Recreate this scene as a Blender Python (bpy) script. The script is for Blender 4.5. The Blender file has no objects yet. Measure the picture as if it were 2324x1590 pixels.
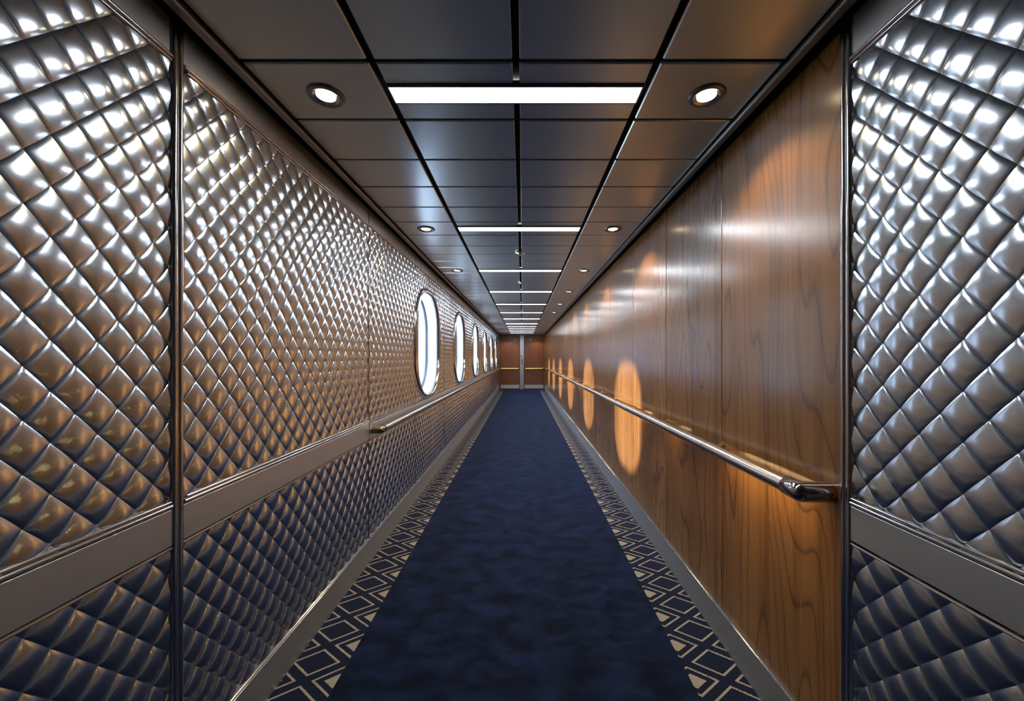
import bpy, math, random
import numpy as np
R = random.Random(7)
scn = bpy.context.scene
COL = scn.collection
PI = math.pi

# ------------------------------------------------------------------ dimensions (metres, z = 0 is the floor)
CAM_Z = 1.35
XL, XR = -1.019, 0.95            # wall faces
Y0, Y1 = -1.8, 16.6              # ends of the corridor
ZC = CAM_Z + 0.98                # ceiling tiles
ZW = CAM_Z + 1.08                # walls run up behind the cornice
BASE_H = 0.15
JL, JR = 1.134, 1.130            # the chrome posts nearest the camera
LIGHT_Y = [1.440, 2.945, 4.356, 5.749, 7.092, 8.42, 9.78, 11.2, 12.23, 13.17, 14.2, 15.4]
WIN_Y = [4.165 + 2.075 * k for k in range(6)]
WIN_Z = CAM_Z + 0.146
WW, WH, WR = 0.955, 1.045, 0.385

# ------------------------------------------------------------------ helpers
def link(o, parent=None):
    COL.objects.link(o)
    if parent is not None:
        o.parent = parent
    return o

def mesh_obj(name, verts, faces, mat, parent=None, smooth=False, loc=None):
    me = bpy.data.meshes.new(name)
    me.from_pydata([tuple(v) for v in verts], [], [tuple(f) for f in faces])
    me.materials.append(mat)
    if smooth:
        me.polygons.foreach_set('use_smooth', [True] * len(me.polygons))
    me.update()
    o = bpy.data.objects.new(name, me)
    if loc:
        o.location = loc
    return link(o, parent)

def tag(o, label, cat, group=None, kind=None):
    o['label'] = label
    o['category'] = cat
    if group:
        o['group'] = group
    if kind:
        o['kind'] = kind
    return o

def empty(name, loc):
    o = bpy.data.objects.new(name, None)
    o.location = loc
    o.empty_display_size = 0.05
    return link(o)

def copy_tree(o, parent=None):
    c = o.copy()
    link(c, parent)
    for ch in list(o.children):
        copy_tree(ch, c)
    return c

class MB:
    """collects shapes for one mesh"""
    def __init__(s):
        s.v, s.f = [], []
    def add(s, v, f):
        n = len(s.v)
        s.v += [tuple(p) for p in v]
        s.f += [tuple(i + n for i in q) for q in f]
        return s
    def box(s, x0, x1, y0, y1, z0, z1):
        v = [(x, y, z) for x in (x0, x1) for y in (y0, y1) for z in (z0, z1)]
        return s.add(v, [(0, 1, 3, 2), (4, 6, 7, 5), (0, 4, 5, 1), (2, 3, 7, 6), (0, 2, 6, 4), (1, 5, 7, 3)])
    def bbox(s, x0, x1, y0, y1, z0, z1, b):
        """box with all edges chamfered by b"""
        c = ((x0 + x1) / 2, (y0 + y1) / 2, (z0 + z1) / 2)
        h = ((x1 - x0) / 2, (y1 - y0) / 2, (z1 - z0) / 2)
        vid, v = {}, []
        for sx in (-1, 1):
            for sy in (-1, 1):
                for sz in (-1, 1):
                    for ax in range(3):
                        p = [sx * (h[0] - b), sy * (h[1] - b), sz * (h[2] - b)]
                        p[ax] = (sx, sy, sz)[ax] * h[ax]
                        vid[(sx, sy, sz, ax)] = len(v)
                        v.append((c[0] + p[0], c[1] + p[1], c[2] + p[2]))
        f = []
        S = (-1, 1)
        for ax in range(3):
            o = [a for a in range(3) if a != ax]
            for sg in S:
                q = []
                for a, bb in ((-1, -1), (1, -1), (1, 1), (-1, 1)):
                    k = [0, 0, 0]; k[ax] = sg; k[o[0]] = a; k[o[1]] = bb
                    q.append(vid[(*k, ax)])
                if (sg > 0) != (ax != 1):
                    q.reverse()
                f.append(q)
        for ax in range(3):
            o = [a for a in range(3) if a != ax]
            for a in S:
                for bb in S:
                    k0 = [0, 0, 0]; k0[o[0]] = a; k0[o[1]] = bb
                    k1 = list(k0); k0[ax] = -1; k1[ax] = 1
                    f.append([vid[(*k0, o[0])], vid[(*k1, o[0])], vid[(*k1, o[1])], vid[(*k0, o[1])]])
        for sx in S:
            for sy in S:
                for sz in S:
                    f.append([vid[(sx, sy, sz, a)] for a in range(3)])
        return s.add(v, f)
    def tube(s, pts, rad, n=16, cap=True):
        """round tube through pts; rad one number or one per point"""
        from mathutils import Vector
        P = [Vector(p) for p in pts]
        rr = rad if isinstance(rad, (list, tuple)) else [rad] * len(P)
        up = None
        v, f = [], []
        for i, p in enumerate(P):
            t = (P[min(i + 1, len(P) - 1)] - P[max(i - 1, 0)]).normalized()
            if up is None:
                a = Vector((0, 0, 1)) if abs(t.z) < 0.9 else Vector((1, 0, 0))
                up = (a - t * a.dot(t)).normalized()
            else:
                up = (up - t * up.dot(t)).normalized()
            sd = t.cross(up)
            for k in range(n):
                w = 2 * PI * k / n
                v.append(p + (up * math.cos(w) + sd * math.sin(w)) * rr[i])
        for i in range(len(P) - 1):
            for k in range(n):
                a, b2 = i * n + k, i * n + (k + 1) % n
                f.append((a, b2, b2 + n, a + n))
        if cap:
            f.append(tuple(range(n - 1, -1, -1)))
            f.append(tuple((len(P) - 1) * n + k for k in range(n)))
        return s.add(v, f)
    def lathe(s, prof, c=(0, 0, 0), n=40, close=False):
        """profile of (r, z) turned about the vertical through c"""
        v, f = [], []
        for r, z in prof:
            for k in range(n):
                w = 2 * PI * k / n
                v.append((c[0] + r * math.cos(w), c[1] + r * math.sin(w), c[2] + z))
        m = len(prof)
        for i in range(m if close else m - 1):
            j = (i + 1) % m
            for k in range(n):
                k2 = (k + 1) % n
                f.append((i * n + k, i * n + k2, j * n + k2, j * n + k))
        return s.add(v, f)
    def disc(s, r, c=(0, 0, 0), n=40, down=True):
        v = [(c[0] + r * math.cos(2 * PI * k / n), c[1] + r * math.sin(2 * PI * k / n), c[2]) for k in range(n)]
        return s.add(v, [tuple(range(n - 1, -1, -1)) if down else tuple(range(n))])
    def obj(s, name, mat, parent=None, smooth=False, loc=None):
        o = mesh_obj(name, s.v, s.f, mat, parent, smooth, loc)
        return o

def soft(o, deg=40):
    """smooth shading that keeps edges sharper than deg"""
    me = o.data
    me.polygons.foreach_set('use_smooth', [True] * len(me.polygons))
    try:
        me.set_sharp_from_angle(angle=math.radians(deg))
    except Exception:
        pass
    return o

# ------------------------------------------------------------------ materials
def new_mat(name):
    m = bpy.data.materials.new(name)
    m.use_nodes = True
    nt = m.node_tree
    nt.nodes.clear()
    out = nt.nodes.new('ShaderNodeOutputMaterial')
    b = nt.nodes.new('ShaderNodeBsdfPrincipled')
    nt.links.new(b.outputs[0], out.inputs[0])
    return m, nt, b

class NB:
    """short-hand node builder"""
    def __init__(s, nt):
        s.nt = nt
    def n(s, typ, **kw):
        nd = s.nt.nodes.new(typ)
        for k, v in kw.items():
            setattr(nd, k, v)
        return nd
    def set(s, sock, v):
        if isinstance(v, bpy.types.NodeSocket):
            s.nt.links.new(v, sock)
        else:
            sock.default_value = v
    def m(s, op, a, b=None, c=None, clamp=False):
        nd = s.n('ShaderNodeMath', operation=op)
        nd.use_clamp = clamp
        s.set(nd.inputs[0], a)
        if b is not None: s.set(nd.inputs[1], b)
        if c is not None: s.set(nd.inputs[2], c)
        return nd.outputs[0]
    def xyz(s, coord='Object'):
        tc = s.n('ShaderNodeTexCoord')
        sp = s.n('ShaderNodeSeparateXYZ')
        s.nt.links.new(tc.outputs[coord], sp.inputs[0])
        return sp.outputs[0], sp.outputs[1], sp.outputs[2]
    def vec(s, x, y, z):
        c = s.n('ShaderNodeCombineXYZ')
        for i, v in enumerate((x, y, z)):
            s.set(c.inputs[i], v)
        return c.outputs[0]
    def noise(s, vec, scale, detail=2.0, rough=0.5, dist=0.0):
        nd = s.n('ShaderNodeTexNoise')
        s.set(nd.inputs['Vector'], vec)
        nd.inputs['Scale'].default_value = scale
        nd.inputs['Detail'].default_value = detail
        nd.inputs['Roughness'].default_value = rough
        nd.inputs['Distortion'].default_value = dist
        return nd.outputs['Fac']
    def ramp(s, fac, stops, interp='LINEAR'):
        nd = s.n('ShaderNodeValToRGB')
        cr = nd.color_ramp
        cr.interpolation = interp
        while len(cr.elements) < len(stops):
            cr.elements.new(0.5)
        for e, (p, c) in zip(cr.elements, stops):
            e.position = p
            e.color = (*c, 1.0) if len(c) == 3 else c
        s.set(nd.inputs[0], fac)
        return nd.outputs[0]
    def mix(s, fac, a, b, typ='MIX'):
        nd = s.n('ShaderNodeMix', data_type='RGBA', blend_type=typ)
        s.set(nd.inputs[0], fac)
        s.set(nd.inputs[6], a if isinstance(a, bpy.types.NodeSocket) else (*a, 1.0))
        s.set(nd.inputs[7], b if isinstance(b, bpy.types.NodeSocket) else (*b, 1.0))
        return nd.outputs[2]
    def maprange(s, v, a, b, c, d):
        nd = s.n('ShaderNodeMapRange')
        s.set(nd.inputs[0], v)
        for i, k in enumerate((a, b, c, d)):
            nd.inputs[i + 1].default_value = k
        return nd.outputs[0]
    def bump(s, h, strength, dist, bsdf, key='Normal'):
        nd = s.n('ShaderNodeBump')
        nd.inputs['Strength'].default_value = strength
        nd.inputs['Distance'].default_value = dist
        s.set(nd.inputs['Height'], h)
        s.nt.links.new(nd.outputs[0], bsdf.inputs[key])

def metal(name, col, rough, rvar=0.0, scale=(30, 30, 30), bump=0.0, bdist=0.0005, aniso=0.0):
    m, nt, b = new_mat(name)
    g = NB(nt)
    b.inputs['Metallic'].default_value = 1.0
    b.inputs['Base Color'].default_value = (*col, 1)
    b.inputs['Roughness'].default_value = rough
    if rvar or bump:
        x, y, z = g.xyz()
        v = g.vec(g.m('MULTIPLY', x, scale[0]), g.m('MULTIPLY', y, scale[1]), g.m('MULTIPLY', z, scale[2]))
        f = g.noise(v, 1.0, 3.0, 0.6)
        if rvar:
            nt.links.new(g.maprange(f, 0.3, 0.7, max(rough - rvar, 0.02), rough + rvar), b.inputs['Roughness'])
        if bump:
            g.bump(f, bump, bdist, b)
    return m

M = {}
M['quilt'] = metal('quilted_steel', (0.67, 0.745, 0.83), 0.22)
M['plate'] = metal('brushed_steel', (0.68, 0.70, 0.72), 0.42, 0.04, (20, 5, 700), 0.12, 0.0002)
M['chrome'] = metal('polished_steel', (0.74, 0.74, 0.75), 0.17)
M['base'] = metal('brushed_baseboard', (0.60, 0.62, 0.64), 0.46, 0.05, (20, 4, 500), 0.1, 0.0002)
M['rail'] = metal('bronzed_steel_tube', (0.56, 0.46, 0.39), 0.22)
M['cap'] = metal('smoked_steel', (0.46, 0.40, 0.37), 0.12)
M['satin_brass'] = metal('satin_brass', (0.95, 0.70, 0.32), 0.45)
M['bronze'] = metal('dark_bronze', (0.32, 0.25, 0.14), 0.22)
M['brass'] = metal('polished_brass', (0.80, 0.58, 0.25), 0.15)
M['cornice'] = metal('dark_cornice', (0.22, 0.22, 0.225), 0.30)
M['tile'] = metal('gunmetal_ceiling', (0.56, 0.63, 0.66), 0.29)
M['tile'].node_tree.nodes['Principled BSDF'].inputs['Metallic'].default_value = 0.85
M['post'] = metal('grey_door_post', (0.42, 0.43, 0.44), 0.42)

def plain(name, col, rough=0.5, spec=0.5):
    m, nt, b = new_mat(name)
    b.inputs['Base Color'].default_value = (*col, 1)
    b.inputs['Roughness'].default_value = rough
    b.inputs['Specular IOR Level'].default_value = spec
    return m
M['black'] = plain('black_recess', (0.006, 0.006, 0.007), 0.7, 0.1)
M['backing'] = plain('dark_backing', (0.02, 0.02, 0.022), 0.7, 0.2)
M['white'] = plain('reflection_white', (0.55, 0.60, 0.66), 0.35)
M['blueframe'] = plain('blue_grey_window_seal', (0.10, 0.14, 0.20), 0.35)
M['dark_plastic'] = plain('dark_plastic', (0.03, 0.03, 0.033), 0.35)

def emit(name, col, strength):
    m = bpy.data.materials.new(name)
    m.use_nodes = True
    nt = m.node_tree
    nt.nodes.clear()
    out = nt.nodes.new('ShaderNodeOutputMaterial')
    e = nt.nodes.new('ShaderNodeEmission')
    e.inputs[0].default_value = (*col, 1)
    e.inputs[1].default_value = strength
    nt.links.new(e.outputs[0], out.inputs[0])
    return m
M['strip'] = emit('lit_diffuser', (0.90, 0.95, 1.0), 88.0)
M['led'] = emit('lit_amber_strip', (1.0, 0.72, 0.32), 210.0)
M['bulb'] = emit('lit_warm_bulb', (1.0, 0.80, 0.52), 26.0)

def wood_mat(name, light, dark, mid, rough, coat):
    m, nt, b = new_mat(name)
    g = NB(nt)
    x, y, z = g.xyz()
    oi = g.n('ShaderNodeObjectInfo')
    rnd = g.m('MULTIPLY', oi.outputs['Random'], 37.0)
    u = g.m('ADD', y, g.m('MULTIPLY', x, 1.0))
    wob = g.noise(g.vec(g.m('MULTIPLY', u, 6.0), g.m('MULTIPLY', z, 1.6), rnd), 1.0, 2.0)
    uu = g.m('ADD', u, g.m('MULTIPLY', g.m('SUBTRACT', wob, 0.5), 0.035))
    # growth rings: level lines of a tall stretched field give straight grain and cathedral arches
    field = g.noise(g.vec(g.m('MULTIPLY', uu, 4.6), g.m('MULTIPLY', z, 0.62), rnd), 1.0, 0.6, 0.4)
    ring = g.m('FRACT', g.m('ADD', g.m('MULTIPLY', field, 13.0), g.m('MULTIPLY', uu, 14.0)))
    line = g.ramp(ring, [(0.0, (0.85,) * 3), (0.05, (0.15,) * 3), (0.5, (0.0,) * 3), (0.86, (0.15,) * 3), (0.97, (0.9,) * 3), (1.0, (0.85,) * 3)])
    fib = g.noise(g.vec(g.m('MULTIPLY', u, 260.0), g.m('MULTIPLY', z, 7.0), rnd), 1.0, 3.0, 0.65)
    streak = g.noise(g.vec(g.m('MULTIPLY', u, 26.0), g.m('MULTIPLY', z, 0.45), rnd), 1.0, 2.0, 0.6)
    broad = g.noise(g.vec(g.m('MULTIPLY', u, 3.0), g.m('MULTIPLY', z, 0.3), g.m('ADD', rnd, 5.0)), 1.0, 1.0)
    base = g.mix(g.maprange(broad, 0.3, 0.7, 0, 1), light, mid)
    base = g.mix(g.maprange(streak, 0.5, 0.78, 0, 0.55), base, dark)
    base = g.mix(g.m('MULTIPLY', line, 0.62), base, dark)
    base = g.mix(g.maprange(fib, 0.35, 0.75, 0.0, 0.22), base, dark)
    nt.links.new(base, b.inputs['Base Color'])
    nt.links.new(g.maprange(fib, 0.3, 0.7, rough - 0.03, rough + 0.06), b.inputs['Roughness'])
    b.inputs['Specular IOR Level'].default_value = 0.6
    b.inputs['Coat Weight'].default_value = coat
    b.inputs['Coat Roughness'].default_value = 0.2
    g.bump(fib, 0.03, 0.0003, b)
    return m
M['wood'] = wood_mat('varnished_teak', (0.285, 0.135, 0.044), (0.030, 0.012, 0.004), (0.19, 0.082, 0.025), 0.22, 0.25)
M['door_wood'] = wood_mat('dark_door_veneer', (0.20, 0.062, 0.010), (0.07, 0.018, 0.004), (0.15, 0.044, 0.007), 0.40, 0.12)

# plain navy pile
def navy_mat():
    m, nt, b = new_mat('navy_pile')
    g = NB(nt)
    x, y, z = g.xyz()
    v = g.vec(x, y, 0.0)
    pile = g.noise(v, 420.0, 2.0, 0.7)
    worn = g.noise(g.vec(g.m('MULTIPLY', x, 6.0), g.m('MULTIPLY', y, 9.0), 0.0), 1.0, 4.0, 0.6, 0.4)
    c = g.ramp(worn, [(0.36, (0.0008, 0.0020, 0.008)), (0.5, (0.0034, 0.0080, 0.027)), (0.66, (0.0075, 0.0165, 0.052))])
    c = g.mix(g.maprange(pile, 0.3, 0.7, 0.0, 0.5), c, (0.0008, 0.0018, 0.006))
    nt.links.new(c, b.inputs['Base Color'])
    b.inputs['Roughness'].default_value = 0.95
    b.inputs['Specular IOR Level'].default_value = 0.1
    b.inputs['Sheen Weight'].default_value = 0.07
    b.inputs['Sheen Roughness'].default_value = 0.5
    b.inputs['Sheen Tint'].default_value = (0.25, 0.4, 0.9, 1)
    g.bump(pile, 0.5, 0.003, b)
    return m
M['navy'] = navy_mat()

def lattice_mat():
    """navy carpet with beige double lattice lines and small filled diamonds"""
    m, nt, b = new_mat('lattice_carpet')
    g = NB(nt)
    x, y, z = g.xyz()
    right = g.m('GREATER_THAN', x, 0.0)
    x0 = g.m('ADD', -0.915, g.m('MULTIPLY', right, 0.915 + 0.855))
    jit = g.noise(g.vec(x, y, 0.0), 160.0, 1.0)
    jy = g.m('MULTIPLY', g.m('SUBTRACT', jit, 0.5), 0.006)
    dx = g.m('DIVIDE', g.m('ADD', g.m('SUBTRACT', x, x0), jy), 2 * 0.139)
    dy = g.m('DIVIDE', g.m('ADD', g.m('SUBTRACT', y, 1.72), jy), 2 * 0.100)
    u, w = g.m('ADD', dx, dy), g.m('SUBTRACT', dx, dy)
    ru, rw = g.m('ROUND', u), g.m('ROUND', w)
    mm = g.m('MULTIPLY', g.m('MAXIMUM', g.m('ABSOLUTE', g.m('SUBTRACT', u, ru)), g.m('ABSOLUTE', g.m('SUBTRACT', w, rw))), 2.0)
    line = g.m('MULTIPLY', g.m('GREATER_THAN', mm, 0.66), g.m('LESS_THAN', mm, 0.775))
    odd = g.m('GREATER_THAN', g.m('ABSOLUTE', g.m('MODULO', g.m('ADD', ru, rw), 2.0)), 0.5)
    fill = g.m('MULTIPLY', odd, g.m('LESS_THAN', mm, 0.38))
    pat = g.m('MAXIMUM', line, fill)
    tuft = g.noise(g.vec(x, y, 0.0), 330.0, 2.0, 0.7)
    pat = g.m('MULTIPLY', pat, g.maprange(tuft, 0.36, 0.50, 0.25, 1.0))
    pat = g.m('MULTIPLY', pat, g.m('LESS_THAN', y, 15.82))
    navy = g.mix(g.maprange(tuft, 0.3, 0.7, 0.0, 0.6), (0.0042, 0.0085, 0.028), (0.0015, 0.003, 0.011))
    c = g.mix(pat, navy, (0.31, 0.265, 0.215))
    nt.links.new(c, b.inputs['Base Color'])
    b.inputs['Roughness'].default_value = 0.95
    b.inputs['Specular IOR Level'].default_value = 0.1
    b.inputs['Sheen Weight'].default_value = 0.05
    g.bump(tuft, 0.5, 0.003, b)
    return m
M['lattice'] = lattice_mat()

def glass_mat():
    m = bpy.data.materials.new('window_glass')
    m.use_nodes = True
    nt = m.node_tree
    nt.nodes.clear()
    out = nt.nodes.new('ShaderNodeOutputMaterial')
    tr = nt.nodes.new('ShaderNodeBsdfTransparent')
    tr.inputs[0].default_value = (0.93, 0.96, 1, 1)
    gl = nt.nodes.new('ShaderNodeBsdfGlossy')
    gl.inputs['Roughness'].default_value = 0.02
    fr = nt.nodes.new('ShaderNodeFresnel')
    fr.inputs[0].default_value = 1.25
    mx = nt.nodes.new('ShaderNodeMixShader')
    nt.links.new(fr.outputs[0], mx.inputs[0])
    nt.links.new(tr.outputs[0], mx.inputs[1])
    nt.links.new(gl.outputs[0], mx.inputs[2])
    nt.links.new(mx.outputs[0], out.inputs[0])
    return m
M['glass'] = glass_mat()

# ------------------------------------------------------------------ quilted steel
QA, QB, QH = 0.0465, 0.0555, 0.0078     # half diagonals of a diamond, height of a pillow
def quilt(name, side, ya, yb, za, zb, n, parent, holes=()):
    """diamond-quilted sheet on the wall; every diamond is its own pillow so the creases stay sharp"""
    xs = XL if side < 0 else XR
    sg = 1.0 if side < 0 else -1.0
    t = np.concatenate([[-0.5], np.linspace(-0.476, 0.476, n - 1), [0.5]]) if n > 5 else np.linspace(-0.5, 0.5, n + 1)
    du, dv = np.meshgrid(t, t, indexing='ij')
    du, dv = du.ravel(), dv.ravel()
    k = (n + 1)
    ii, jj = np.meshgrid(np.arange(n), np.arange(n), indexing='ij')
    q = np.stack([ii * k + jj, (ii + 1) * k + jj, (ii + 1) * k + jj + 1, ii * k + jj + 1], -1).reshape(-1, 4)
    V, F, base = [], [], 0
    i0, i1 = int(ya / QA) - 2, int(yb / QA) + 2
    j0, j1 = int(za / QB) - 2, int(zb / QB) + 2
    rs = np.random.RandomState(abs(hash((round(ya, 2), round(za, 2), side))) % 9999 if False else int(ya * 37 + za * 101 + 500) % 9999)
    for i in range(i0, i1):
        for j in range(j0, j1):
            if (i + j) % 2:
                continue
            cy, cz = i * QA, j * QB
            if cy + QA < ya or cy - QA > yb or cz + QB < za or cz - QB > zb:
                continue
            y = cy + (du + dv) * QA
            z = cz + (du - dv) * QB
            c = np.cos(PI * du) * np.cos(PI * dv)
            h = QH * (0.25 * c + 0.75 * (1 - 2 * (du * du + dv * dv))) + np.where(np.maximum(np.abs(du), np.abs(dv)) > 0.499, -0.0008, 0.0)
            h = h + ((rs.rand() - 0.5) * du + (rs.rand() - 0.5) * dv) * 0.006 * np.clip(c, 0, 1)
            out = np.where((y < ya), 1, 0) + np.where(y > yb, 2, 0) + np.where(z < za, 4, 0) + np.where(z > zb, 8, 0)
            fo = out[q]
            keep = (fo[:, 0] & fo[:, 1] & fo[:, 2] & fo[:, 3]) == 0
            yc, zc = np.clip(y, ya, yb), np.clip(z, za, zb)
            for (hy, hz, hw, hh, hr) in holes:
                fy, fz = np.abs(yc[q].mean(1) - hy), np.abs(zc[q].mean(1) - hz)
                qx, qz = np.maximum(fy - (hw / 2 - hr), 0), np.maximum(fz - (hh / 2 - hr), 0)
                keep &= np.hypot(qx, qz) > hr
            if not keep.any():
                continue
            V.append(np.stack([np.full_like(y, xs) + sg * h, yc, zc], 1))
            f = q[keep] + base
            F.append(f if sg > 0 else f[:, ::-1])
            base += len(y)
    V, F = np.concatenate(V), np.concatenate(F)
    used = np.zeros(len(V), bool); used[F.ravel()] = True
    remap = np.cumsum(used) - 1
    V, F = V[used], remap[F]
    me = bpy.data.meshes.new(name)
    me.vertices.add(len(V)); me.vertices.foreach_set('co', V.astype(np.float32).ravel())
    me.loops.add(F.size); me.loops.foreach_set('vertex_index', F.astype(np.int32).ravel())
    me.polygons.add(len(F))
    me.polygons.foreach_set('loop_start', np.arange(0, F.size, 4, dtype=np.int32))
    me.polygons.foreach_set('use_smooth', np.ones(len(F), bool))
    me.materials.append(M['quilt'])
    me.update(calc_edges=True)
    me.validate()
    o = bpy.data.objects.new(name, me)
    return link(o, parent)

def bead_frame(side, ya, yb, za, zb, parent):
    """stepped polished bead around a quilted panel"""
    x = XL if side < 0 else XR
    s = 1 if side < 0 else -1
    b = MB()
    for (d, r, h) in ((0.004, 0.0055, 0.006), (0.015, 0.0045, 0.003)):
        X = x + s * (h + 0.004)
        b.tube([(X, ya + d, za + d), (X, yb, za + d)], r, 10)
        b.tube([(X, ya + d, zb - d), (X, yb, zb - d)], r, 10)
    return soft(b.obj('bead_trim', M['chrome'], parent))

def sbox(b, side, d0, d1, ya, yb, za, zb, ch=0.0015):
    """box lying on a side wall, from d0 to d1 out of its face"""
    if side < 0:
        b.bbox(XL + d0, XL + d1, ya, yb, za, zb, ch)
    else:
        b.bbox(XR - d1, XR - d0, ya, yb, za, zb, ch)
    return b

# ------------------------------------------------------------------ floor, ceiling, ends
o = MB().box(XL - 0.2, XR + 0.2, Y0 - 0.1, Y1 + 0.1, -0.08, 0.0).obj('floor', M['lattice'])
tag(o, 'navy carpet floor with beige lattice lines along both walls', 'floor', kind='structure')
o = MB().bbox(-0.772, 0.702, Y0 + 0.02, 15.82, 0.0, 0.007, 0.003).obj('carpet_runner', M['navy'])
tag(o, 'plain navy blue carpet runner down the middle of the corridor floor', 'carpet')

ceil = MB().box(XL - 0.2, XR + 0.2, Y0 - 0.1, Y1 + 0.1, ZC + 0.02, ZC + 0.12).obj('ceiling', M['black'])
tag(ceil, 'dark gunmetal panelled ceiling with black joints above the corridor', 'ceiling', kind='structure')
XCOL = [(-0.934, -0.513), (-0.489, -0.034), (-0.011, 0.437), (0.461, 0.866)]
rows = [-1.79, -1.50, -1.20, -0.90, -0.60, -0.20, 0.10, 0.40, 0.68, 0.975, 1.2845, 1.6015, 1.922, 2.227, 2.5276, 2.805, 3.105, 3.4047, 3.679, 3.95]
for k in range(2, len(LIGHT_Y)):
    a = LIGHT_Y[k]
    rows += [a - 0.14, a + 0.14]
    nxt = LIGHT_Y[k + 1] if k + 1 < len(LIGHT_Y) else Y1 + 0.13
    gap = nxt - 0.14 - (a + 0.14)
    n = max(1, round(gap / 0.28))
    rows += [a + 0.14 + gap * i / n for i in range(1, n)]
rows = sorted(set(round(r, 4) for r in rows if r < Y1 - 0.05)) + [Y1 - 0.004]
tb = MB()
for ra, rb in zip(rows[:-1], rows[1:]):
    g = 0.0075 if ra < 1.5 else 0.005
    strip = [L for L in LIGHT_Y if ra < L < rb]
    for ci, (xa, xb) in enumerate(XCOL):
        if strip and ci in (1, 2):
            L = strip[0]
            tb.bbox(xa, xb, ra + g, L - 0.050, ZC, ZC + 0.018, 0.004)
            tb.bbox(xa, xb, L + 0.050, rb - g, ZC, ZC + 0.018, 0.004)
        else:
            tb.bbox(xa, xb, ra + g, rb - g, ZC, ZC + 0.018, 0.004)
tb.obj('metal_tiles', M['tile'], ceil)

# cornice along both walls
for side, nm in ((-1, 'trim_1'), (1, 'trim_2')):
    x = XL if side < 0 else XR
    s = -side
    b = MB()
    a0, a1 = sorted((x + s * 0.052, x + s * 0.079))
    b.bbox(a0, a1, Y0, Y1 - 0.002, ZC - 0.022, ZC + 0.03, 0.002)
    o = b.obj(nm, M['cornice'])
    tag(o, ('dark metal cornice strip where the ceiling meets the quilted steel wall' if side < 0 else
            'dark metal cornice strip where the ceiling meets the wood panelled wall'), 'cornice', kind='structure')
    e = MB()
    X = x + s * 0.081
    e.tube([(X, Y0, ZC - 0.019), (X, Y1 - 0.002, ZC - 0.019)], 0.003, 8)
    soft(e.obj('bright_lip', M['chrome'], o))

# ------------------------------------------------------------------ left wall
LW = MB()
t0, t1 = XL - 0.13, XL - 0.004
edges = [Y0 - 0.1]
for wy in WIN_Y:
    edges += [wy - WW / 2 - 0.001, wy + WW / 2 + 0.001]
edges.append(Y1 + 0.1)
for i in range(0, len(edges), 2):
    LW.box(t0, t1, edges[i], edges[i + 1], 0.0, ZC + 0.02)
for wy in WIN_Y:
    LW.box(t0, t1, wy - WW / 2 - 0.001, wy + WW / 2 + 0.001, 0.0, WIN_Z - WH / 2 - 0.001)
    LW.box(t0, t1, wy - WW / 2 - 0.001, wy + WW / 2 + 0.001, WIN_Z + WH / 2 + 0.001, ZC + 0.02)
wall_l = LW.obj('wall_left', M['backing'])
tag(wall_l, 'left corridor wall of diamond quilted stainless steel panels with oval windows', 'wall', kind='structure')

Z_UP = (CAM_Z - 0.432, CAM_Z + 0.872)
Z_RAIL = (CAM_Z - 0.541, CAM_Z - 0.437)
Z_LOW = (BASE_H + 0.004, CAM_Z - 0.546)
Z_TOP = (CAM_Z + 0.877, ZC - 0.003)
jl = [-1.79, -0.30, JL, 2.555, 3.665, 5.02, 7.09, 9.165, 11.24, 13.315, 15.39, Y1 - 0.01]
HOLES = [(wy, WIN_Z, WW + 0.07, WH + 0.07, WR + 0.035) for wy in WIN_Y]
for i, (a, c) in enumerate(zip(jl[:-1], jl[1:])):
    near = c < 3.0
    pa = a + (0.019 if abs(a - JL) < 0.01 else 0.007)
    pc = c - (0.019 if abs(c - JL) < 0.01 else 0.007)
    n = 10 if near else 6
    hs = [h for h in HOLES if a - 1 < h[0] < c + 1]
    q = quilt('quilted_panel', -1, pa, pc, Z_UP[0], Z_UP[1], n, wall_l, hs)
    if near:
        bead_frame(-1, pa, pc, Z_UP[0], Z_UP[1], q)
    else:
        b = MB()
        for zz in (Z_UP[0] + 0.004, Z_UP[1] - 0.004):
            b.tube([(XL + 0.009, pa, zz), (XL + 0.009, pc, zz)], 0.0055, 8)
        soft(b.obj('bead_trim', M['chrome'], q))
    q2 = quilt('quilted_panel', -1, pa, pc, Z_LOW[0], Z_LOW[1], n, wall_l)
    b = MB()
    for zz in (Z_LOW[0] + 0.004, Z_LOW[1] - 0.003):
        b.tube([(XL + 0.007, pa, zz), (XL + 0.007, pc, zz)], 0.005, 8)
    soft(b.obj('bead_trim', M['chrome'], q2))
    sbox(MB(), -1, -0.002, 0.011, pa, pc, *Z_RAIL).obj('rail_plate', M['plate'], wall_l)
    sbox(MB(), -1, -0.002, 0.006, pa, pc, *Z_TOP).obj('top_plate', M['plate'], wall_l)
for j in jl[1:-1]:
    if abs(j - JL) < 0.01:
        b = MB()
        for dy, r in ((-0.0095, 0.0085), (0.0095, 0.0085)):
            b.tube([(XL + 0.008, j + dy, BASE_H), (XL + 0.008, j + dy, ZC - 0.02)], r, 14)
        b.box(XL - 0.003, XL + 0.004, j - 0.02, j + 0.02, BASE_H, ZC - 0.02)
        soft(b.obj('joint_post', M['chrome'], wall_l))
    else:
        sbox(MB(), -1, -0.003, 0.007, j - 0.0055, j + 0.0055, BASE_H, ZC - 0.02).obj('joint_strip', M['cornice'], wall_l)
sbox(MB(), -1, -0.003, 0.003, Y0, Y1, ZC - 0.004, ZC + 0.02, 0.0005).obj('shadow_gap', M['black'], wall_l)

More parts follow.
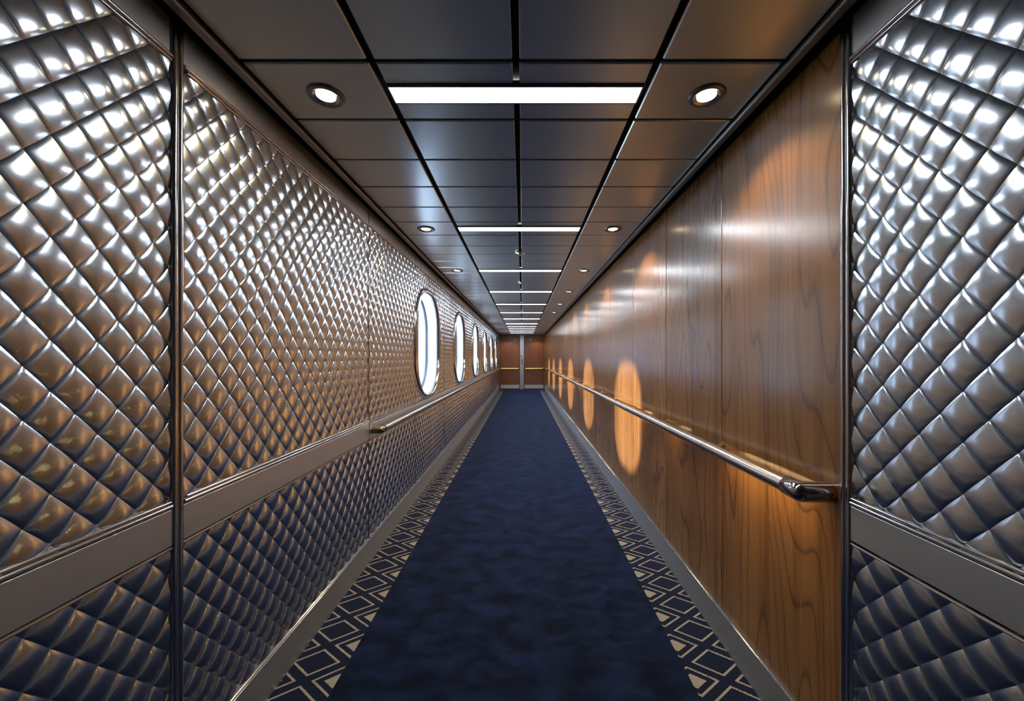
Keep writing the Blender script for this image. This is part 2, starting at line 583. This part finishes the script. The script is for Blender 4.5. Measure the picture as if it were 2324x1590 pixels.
# ------------------------------------------------------------------ right wall
wall_r = MB().box(XR + 0.006, XR + 0.14, Y0 - 0.1, Y1 + 0.1, 0.0, ZC + 0.02).obj('wall_right', M['backing'])
tag(wall_r, 'right corridor wall of tall varnished wood panels beyond a quilted steel panel', 'wall', kind='structure')
for a, c in ((-1.79, -0.30), (-0.29, JR - 0.02)):
    q = quilt('quilted_panel', 1, a, c, Z_UP[0] + 0.012, Z_UP[1] - 0.012, 10, wall_r)
    bead_frame(1, a, c, Z_UP[0] + 0.012, Z_UP[1] - 0.012, q)
    q2 = quilt('quilted_panel', 1, a, c, Z_LOW[0], Z_LOW[1] + 0.016, 10, wall_r)
    b = MB()
    for zz in (Z_LOW[0] + 0.004, Z_LOW[1] + 0.013):
        b.tube([(XR - 0.007, a, zz), (XR - 0.007, c, zz)], 0.005, 8)
    soft(b.obj('bead_trim', M['chrome'], q2))
    sbox(MB(), 1, -0.004, 0.011, a, c, Z_RAIL[0] + 0.018, Z_RAIL[1] + 0.012).obj('rail_plate', M['plate'], wall_r)
    sbox(MB(), 1, -0.004, 0.006, a, c, Z_TOP[0] - 0.012, Z_TOP[1]).obj('top_plate', M['plate'], wall_r)
b = MB()
for dy in (-0.011, 0.008):
    b.tube([(XR - 0.006, JR + dy, BASE_H), (XR - 0.006, JR + dy, ZC - 0.02)], 0.0085, 14)
b.box(XR - 0.004, XR + 0.006, JR - 0.02, JR + 0.018, BASE_H, ZC - 0.02)
soft(b.obj('joint_post', M['chrome'], wall_r))
jw = [JR + 0.018, 1.85, 2.565, 3.33, 4.21]
while jw[-1] + 1.1 < Y1:
    jw.append(jw[-1] + 0.775)
jw.append(Y1 - 0.01)
for a, c in zip(jw[:-1], jw[1:]):
    d = sbox(MB(), 1, -0.012, 0.0, a + 0.003, c - 0.003, BASE_H + 0.003, ZC - 0.008, 0.002)
    d.obj('wood_panel', M['wood'], wall_r)
sbox(MB(), 1, -0.008, 0.004, Y0, Y1, ZC - 0.008, ZC + 0.02, 0.0005).obj('shadow_gap', M['black'], wall_r)

# baseboards
for side, nm, lb in ((-1, 'baseboard_left', 'brushed metal baseboard under the quilted steel wall'),
                     (1, 'baseboard_right', 'brushed metal baseboard under the wood panels')):
    o = sbox(MB(), side, -0.004, 0.012, Y0, Y1 - 0.004, 0.0, BASE_H, 0.002).obj(nm, M['base'])
    tag(o, lb, 'baseboard', kind='structure')
    x = (XL + 0.010) if side < 0 else (XR - 0.010)
    soft(MB().tube([(x, Y0, BASE_H), (x, Y1 - 0.004, BASE_H)], 0.004, 8).obj('bright_lip', M['chrome'], o))

# ------------------------------------------------------------------ windows
def rr_outline(w, h, r, n=14):
    pts = []
    for cx, cy, a0 in ((w / 2 - r, h / 2 - r, 0), (-w / 2 + r, h / 2 - r, PI / 2), (-w / 2 + r, -h / 2 + r, PI), (w / 2 - r, -h / 2 + r, 1.5 * PI)):
        for k in range(n + 1):
            a = a0 + PI / 2 * k / n
            pts.append((cx + r * math.cos(a), cy + r * math.sin(a), math.cos(a), math.sin(a)))
    return pts
OUT = rr_outline(WW, WH, WR)
def ring(prof, close=False):
    """profile of (outward offset, x) swept round the window outline"""
    v, f = [], []
    n = len(OUT)
    for off, x in prof:
        for (a, c, na, nc) in OUT:
            v.append((x, a + na * off, c + nc * off))
    m = len(prof)
    for i in range(m if close else m - 1):
        j = (i + 1) % m
        for k in range(n):
            k2 = (k + 1) % n
            f.append((i * n + k, j * n + k, j * n + k2, i * n + k2))
    return v, f
def make_window():
    root = empty('window_1', (XL, WIN_Y[0], WIN_Z))
    v, f = ring([(0.0, -0.02), (0.0, 0.020), (0.006, 0.028), (0.016, 0.032), (0.032, 0.031), (0.046, 0.024), (0.055, 0.012), (0.057, -0.002)])
    soft(mesh_obj('frame', v, f, M['chrome'], root, True), 60)
    v, f = ring([(0.0, -0.02), (0.0, -0.20)])
    mesh_obj('reveal', v, f, M['white'], root, True)
    v, f = ring([(0.001, -0.126), (-0.022, -0.122), (-0.030, -0.130), (-0.030, -0.142), (0.001, -0.142)])
    soft(mesh_obj('seal', v, f, M['blueframe'], root, True), 50)
    pts = [(-0.136, a - na * 0.026, c - nc * 0.026) for (a, c, na, nc) in OUT]
    mesh_obj('pane', pts, [tuple(range(len(pts)))], M['glass'], root)
    return root
w0 = make_window()
ordn = ['nearest and largest oval window in the quilted steel wall, beyond the handrail end',
        'second oval window from the camera in the quilted steel wall',
        'third oval window from the camera in the quilted steel wall',
        'fourth oval window from the camera in the quilted steel wall',
        'fifth oval window, second from the far wooden doors',
        'last oval window in the steel wall, closest to the far wooden doors']
for k, wy in enumerate(WIN_Y):
    o = w0 if k == 0 else copy_tree(w0)
    o.name = 'window_%d' % (k + 1)
    o.location = (XL, wy, WIN_Z)
    tag(o, ordn[k], 'window', 'oval windows along the steel wall', 'structure')

# ------------------------------------------------------------------ ceiling strip lights
def make_strip():
    root = empty('ceiling_strip_light', (0, 0, ZC))
    fr = MB()
    xa, xb, w = -0.489, 0.437, 0.048
    fr.bbox(xa, xb, -w, -w + 0.006, -0.008, 0.016, 0.001)
    fr.bbox(xa, xb, w - 0.006, w, -0.008, 0.016, 0.001)
    fr.bbox(xa, xa + 0.006, -w + 0.006, w - 0.006, -0.008, 0.016, 0.001)
    fr.bbox(xb - 0.006, xb, -w + 0.006, w - 0.006, -0.008, 0.016, 0.001)
    fr.obj('frame', M['cornice'], root)
    MB().box(xa + 0.006, xb - 0.006, -w + 0.006, w - 0.006, -0.004, 0.012).obj('diffuser', M['strip'], root)
    return root
s0 = make_strip()
names = ['nearest and largest white strip light in the ceiling, between the two biggest downlights',
         'second white ceiling strip light from the camera, between the second pair of downlights',
         'third white ceiling strip light from the camera, between the two round ceiling detectors',
         'fourth white ceiling strip light from the camera, just beyond the farther detector']
nth = ['fifth', 'sixth', 'seventh', 'eighth', 'ninth', 'tenth', 'eleventh']
for k, y in enumerate(LIGHT_Y):
    o = s0 if k == 0 else copy_tree(s0)
    o.location = (0, y, ZC)
    if k < 4:
        lb = names[k]
    elif k < len(LIGHT_Y) - 1:
        lb = 'thin white ceiling strip light, %s in the row counted from the camera' % nth[k - 4]
    else:
        lb = 'last white ceiling strip light, right in front of the far wooden doors'
    tag(o, lb, 'ceiling light', 'white strip lights across the ceiling')

# ------------------------------------------------------------------ downlights
def make_down():
    root = empty('downlight', (0, 0, ZC))
    soft(MB().lathe([(0.066, 0.001), (0.066, -0.004), (0.062, -0.008), (0.052, -0.009), (0.047, -0.007), (0.044, -0.003), (0.043, 0.0005)]).obj('trim_ring', M['cornice'], root, True), 60)
    soft(MB().lathe([(0.047, -0.0065), (0.040, -0.004), (0.036, -0.0015), (0.033, -0.001)]).obj('reflector', M['chrome'], root, True), 60)
    MB().disc(0.034, (0, 0, -0.0022)).obj('bulb', M['bulb'], root)
    return root
d0 = make_down()
first = True
wd = ['nearest and largest', 'second', 'third', 'fourth', 'fifth', 'sixth']
def place_down(x, y, lb, power):
    global first
    o = d0 if first else copy_tree(d0)
    first = False
    o.location = (x, y, ZC)
    tag(o, lb, 'downlight', 'round recessed downlights beside the strip lights')
    L = bpy.data.lights.new('downlight_beam', 'SPOT')
    L.energy = power
    L.color = (1.0, 0.76, 0.40)
    L.spot_size = math.radians(118)
    L.spot_blend = 0.4
    L.shadow_soft_size = 0.022
    lo = bpy.data.objects.new('downlight_beam', L)
    lo.location = (0, 0, -0.012)
    link(lo, o)
for k in range(6):
    y = LIGHT_Y[k] + 0.012
    place_down(0.689, y, 'round warm downlight on the wood wall side, %s from the camera' % (wd[k] if k else 'largest and first'), 36)
for k in range(3):
    y = LIGHT_Y[k] + 0.012
    place_down(-0.736, y, 'round warm downlight on the steel wall side, %s from the camera' % (wd[k] if k else 'largest and first'), 8)
place_down(0.60, 16.15, 'tiny round warm downlight in front of the far door nearer the wood wall', 16)
place_down(-0.60, 16.15, 'tiny round warm downlight in front of the far door nearer the steel wall', 16)

# ------------------------------------------------------------------ ceiling detectors
for k, (y, r, lb) in enumerate(((3.62, 0.049, 'round chrome-rimmed ceiling detector between the second and third strip lights'),
                                (5.04, 0.040, 'smaller round ceiling detector just past the third strip light'))):
    t = empty('smoke_detector', (-0.022, y, ZC))
    tag(t, lb, 'detector')
    soft(MB().lathe([(r, 0.002), (r, -0.008), (r - 0.004, -0.012), (r - 0.010, -0.010), (r - 0.010, -0.004)]).obj('rim', M['chrome'], t, True), 50)
    soft(MB().lathe([(r - 0.010, -0.004), (r * 0.55, -0.014), (r * 0.5, -0.024), (r * 0.2, -0.028), (0.001, -0.028)]).obj('dome', M['tile'], t, True), 50)

# ------------------------------------------------------------------ handrails
def handrail(side, x, z, ya, yb, r, coll, brk, label, mats, led=()):
    xw = XL if side < 0 else XR
    t = empty('handrail', (x, ya, z))
    tag(t, label, 'handrail')
    def loc(p): return (p[0] - x, p[1] - ya, p[2] - z)
    soft(MB().tube([loc((x, ya + 0.045, z)), loc((x, yb - 0.05, z))], r, 28).obj('rail', mats[0], t), 60)
    # end caps turning into the wall
    sg = 1 if xw > x else -1
    for ye, d in ((ya, 1), (yb, -1)):
        b = MB()
        R1 = r * 1.2
        pts = [loc((x, ye + d * 0.062, z)), loc((x, ye + d * 0.059, z)), loc((x, ye, z))]
        rad = [r * 1.02, R1 * 0.97, R1]
        for k in range(1, 11):
            a = PI / 2 * k / 10
            pts.append(loc((x, ye - d * R1 * math.sin(a) * 0.999, z)))
            rad.append(max(R1 * math.cos(a), 0.0006))
        b.tube(pts, rad, 36)
        b.tube([loc((x, ye, z)), loc((xw - sg * 0.001, ye, z))], R1 * 0.999, 36)
        soft(b.obj('end_cap', mats[1], t), 50)
    for la, lb in led:
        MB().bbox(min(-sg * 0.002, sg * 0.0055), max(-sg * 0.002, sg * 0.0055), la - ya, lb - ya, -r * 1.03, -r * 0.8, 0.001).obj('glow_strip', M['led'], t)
    for yc in coll:
        soft(MB().tube([loc((x, yc - 0.008, z)), loc((x, yc - 0.006, z)), loc((x, yc + 0.006, z)), loc((x, yc + 0.008, z))],
                       [r, r * 1.06, r * 1.06, r], 24).obj('collar', mats[1], t), 50)
    for yc in brk:
        b = MB()
        b.tube([loc((xw, yc, z - 0.005)), loc((xw + (x - xw) * 0.55, yc, z - 0.012)), loc((x, yc, z - r * 0.6))], [0.010, 0.007, 0.007], 12)
        b.tube([loc((xw, yc, z - 0.005)), loc((xw + (x - xw) * 0.12, yc, z - 0.005))], [0.019, 0.017], 18)
        soft(b.obj('bracket', mats[2], t), 50)
    return t
col_r = [1.81 + 0.70 * k for k in range(20)]
handrail(1, 0.860, CAM_Z - 0.415, 1.199, 16.35, 0.0255, col_r, [c + 0.035 for c in col_r],
         'long round handrail on brass brackets along the wood panelled wall', (M['rail'], M['cap'], M['brass']),
         ((1.28, 1.79), (2.38, 2.50), (3.05, 3.2), (6.1, 6.5), (7.0, 7.3), (7.9, 8.6), (8.9, 10.1), (11.1, 12.4)))
col_l = [3.6 + 1.05 * k for k in range(12)]
handrail(-1, XL + 0.066, CAM_Z - 0.484, 2.60, 16.35, 0.021, col_l, col_l,
         'long thin handrail along the quilted steel wall below the oval windows', (M['chrome'], M['bronze'], M['chrome']))

# ------------------------------------------------------------------ far end wall with a pair of wooden doors
o = MB().box(XL - 0.2, XR + 0.2, Y1, Y1 + 0.15, 0, ZC + 0.1).obj('wall_back', M['backing'])
tag(o, 'dark end wall around the wooden doors at the far end of the corridor', 'wall', kind='structure')
for nm, xa, xb, lb in (('door_1', -0.945, -0.128, 'dark brown wooden door at the far end, nearer the steel wall'),
                       ('door_2', 0.075, 0.905, 'dark brown wooden door at the far end, nearer the wood panelled wall')):
    d = MB().bbox(xa, xb, Y1 - 0.030, Y1, 0.012, ZC - 0.03, 0.003).obj(nm, M['door_wood'])
    tag(d, lb, 'door', kind='structure')
    MB().bbox(xa + 0.012, xb - 0.012, Y1 - 0.034, Y1 - 0.029, 0.03, 0.185, 0.001).obj('kick_plate', M['base'], d)
    b = MB()
    zb = CAM_Z - 0.475
    b.tube([(xa + 0.04, Y1 - 0.085, zb), (xb - 0.04, Y1 - 0.085, zb)], 0.028, 18)
    for xx in (xa + 0.10, xb - 0.10):
        b.tube([(xx, Y1 - 0.085, zb), (xx, Y1 - 0.028, zb)], 0.012, 12)
    h = soft(b.obj('push_bar', M['satin_brass'], d), 50)
    h['label'] = 'brass push bar'
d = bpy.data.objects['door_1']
soft(MB().tube([(-0.32 + 0.045 * math.cos(a), Y1 - 0.036, CAM_Z + 0.75 + 0.045 * math.sin(a)) for a in [2 * PI * k / 24 for k in range(22)]], 0.010, 10).obj('reflection_ring', M['white'], d), 50)  # added white ring, modelled in place of a downlight's reflection in the varnish
d = bpy.data.objects['door_2']
MB().bbox(0.28, 0.38, Y1 - 0.036, Y1 - 0.029, CAM_Z + 0.745, CAM_Z + 0.775, 0.002).obj('reflection_bar', M['white'], d)  # white bar added to imitate a downlight reflected on this door
p = MB().bbox(-0.115, 0.060, Y1 - 0.045, Y1, 0.0, ZC - 0.008, 0.004).obj('door_post', M['post'])
tag(p, 'grey metal post between the two wooden doors at the far end', 'post')
MB().bbox(-0.085, -0.02, Y1 - 0.056, Y1 - 0.044, CAM_Z + 0.035, CAM_Z + 0.075, 0.003).obj('latch_plate', M['chrome'], p)
b = MB()
b.bbox(-0.045, -0.005, Y1 - 0.052, Y1 - 0.044, CAM_Z - 0.30, CAM_Z - 0.06, 0.003)
b.obj('lock_case', M['dark_plastic'], p)
for nm, xa, xb, lb in (('trim_3', XL, -0.955, 'wooden door jamb beside the steel wall at the far end'), ('trim_4', 0.912, XR, 'wooden door jamb beside the wood panelled wall at the far end')):
    o = MB().bbox(xa + 0.001, xb, Y1 - 0.06, Y1, 0.0, ZC - 0.03, 0.003).obj(nm, M['wood'])
    tag(o, lb, 'door jamb', kind='structure')
o = MB().bbox(XL + 0.012, XR - 0.012, Y1 - 0.05, Y1, ZC - 0.028, ZC - 0.002, 0.003).obj('trim_5', M['cornice'])
tag(o, 'dark metal header strip above the two far wooden doors', 'door header', kind='structure')
# behind the camera
o = MB().box(XL - 0.2, XR + 0.2, Y0 - 0.12, Y0, 0, ZC + 0.1).obj('wall_front', M['door_wood'])
tag(o, 'plain wooden end wall behind the camera, out of view', 'wall', kind='structure')

# ------------------------------------------------------------------ daylight
sun = bpy.data.lights.new('sun', 'SUN')
sun.energy = 32.0
sun.color = (1.0, 0.88, 0.70)
sun.angle = math.radians(2.6)
so = bpy.data.objects.new('sun', sun)
from mathutils import Vector
so.rotation_euler = Vector((1.97, -0.58, -0.64)).to_track_quat('-Z', 'Y').to_euler()
so.location = (-6, 8, 5)
link(so)

w = bpy.data.worlds.new('bright_sky')
scn.world = w
w.use_nodes = True
nt = w.node_tree
nt.nodes.clear()
g = NB(nt)
out = g.n('ShaderNodeOutputWorld')
bg = g.n('ShaderNodeBackground')
tc = g.n('ShaderNodeTexCoord')
sp = g.n('ShaderNodeSeparateXYZ')
nt.links.new(tc.outputs['Generated'], sp.inputs[0])
cr = g.ramp(g.maprange(sp.outputs[2], -0.3, 0.5, 0, 1), [(0.0, (0.80, 0.90, 1.0)), (0.36, (0.92, 0.96, 1.0)), (0.50, (0.50, 0.64, 0.78)), (0.62, (0.72, 0.85, 1.0)), (1.0, (0.42, 0.62, 1.0))])
nt.links.new(cr, bg.inputs[0])
up_ = g.maprange(sp.outputs[2], 0.2, 0.6, 0.0, 34.0)
dn_ = g.maprange(sp.outputs[2], -0.16, -0.5, 0.0, 28.0)
nt.links.new(g.m('ADD', g.m('ADD', up_, dn_), 2.6), bg.inputs[1])
nt.links.new(bg.outputs[0], out.inputs[0])

# ------------------------------------------------------------------ camera, view
cam = bpy.data.cameras.new('camera')
cam.sensor_width = 36.0
cam.sensor_fit = 'HORIZONTAL'
cam.lens = 36.0 * 880.0 / 2324.0
cam.shift_x = -24.0 / 2324.0
cam.shift_y = 16.0 / 2324.0
cam.clip_start = 0.02
co = bpy.data.objects.new('camera', cam)
co.location = (0, 0, CAM_Z)
co.rotation_euler = (PI / 2, 0, 0)
link(co)
scn.camera = co
scn.view_settings.view_transform = 'Standard'
scn.view_settings.look = 'None'
scn.view_settings.gamma = 1.0
scn.view_settings.exposure = -0.9
scn.view_settings.use_curve_mapping = False
cy = scn.cycles
cy.use_denoising = True
cy.max_bounces = 12
cy.diffuse_bounces = 4
cy.glossy_bounces = 8
cy.transparent_max_bounces = 8
cy.sample_clamp_indirect = 6.0
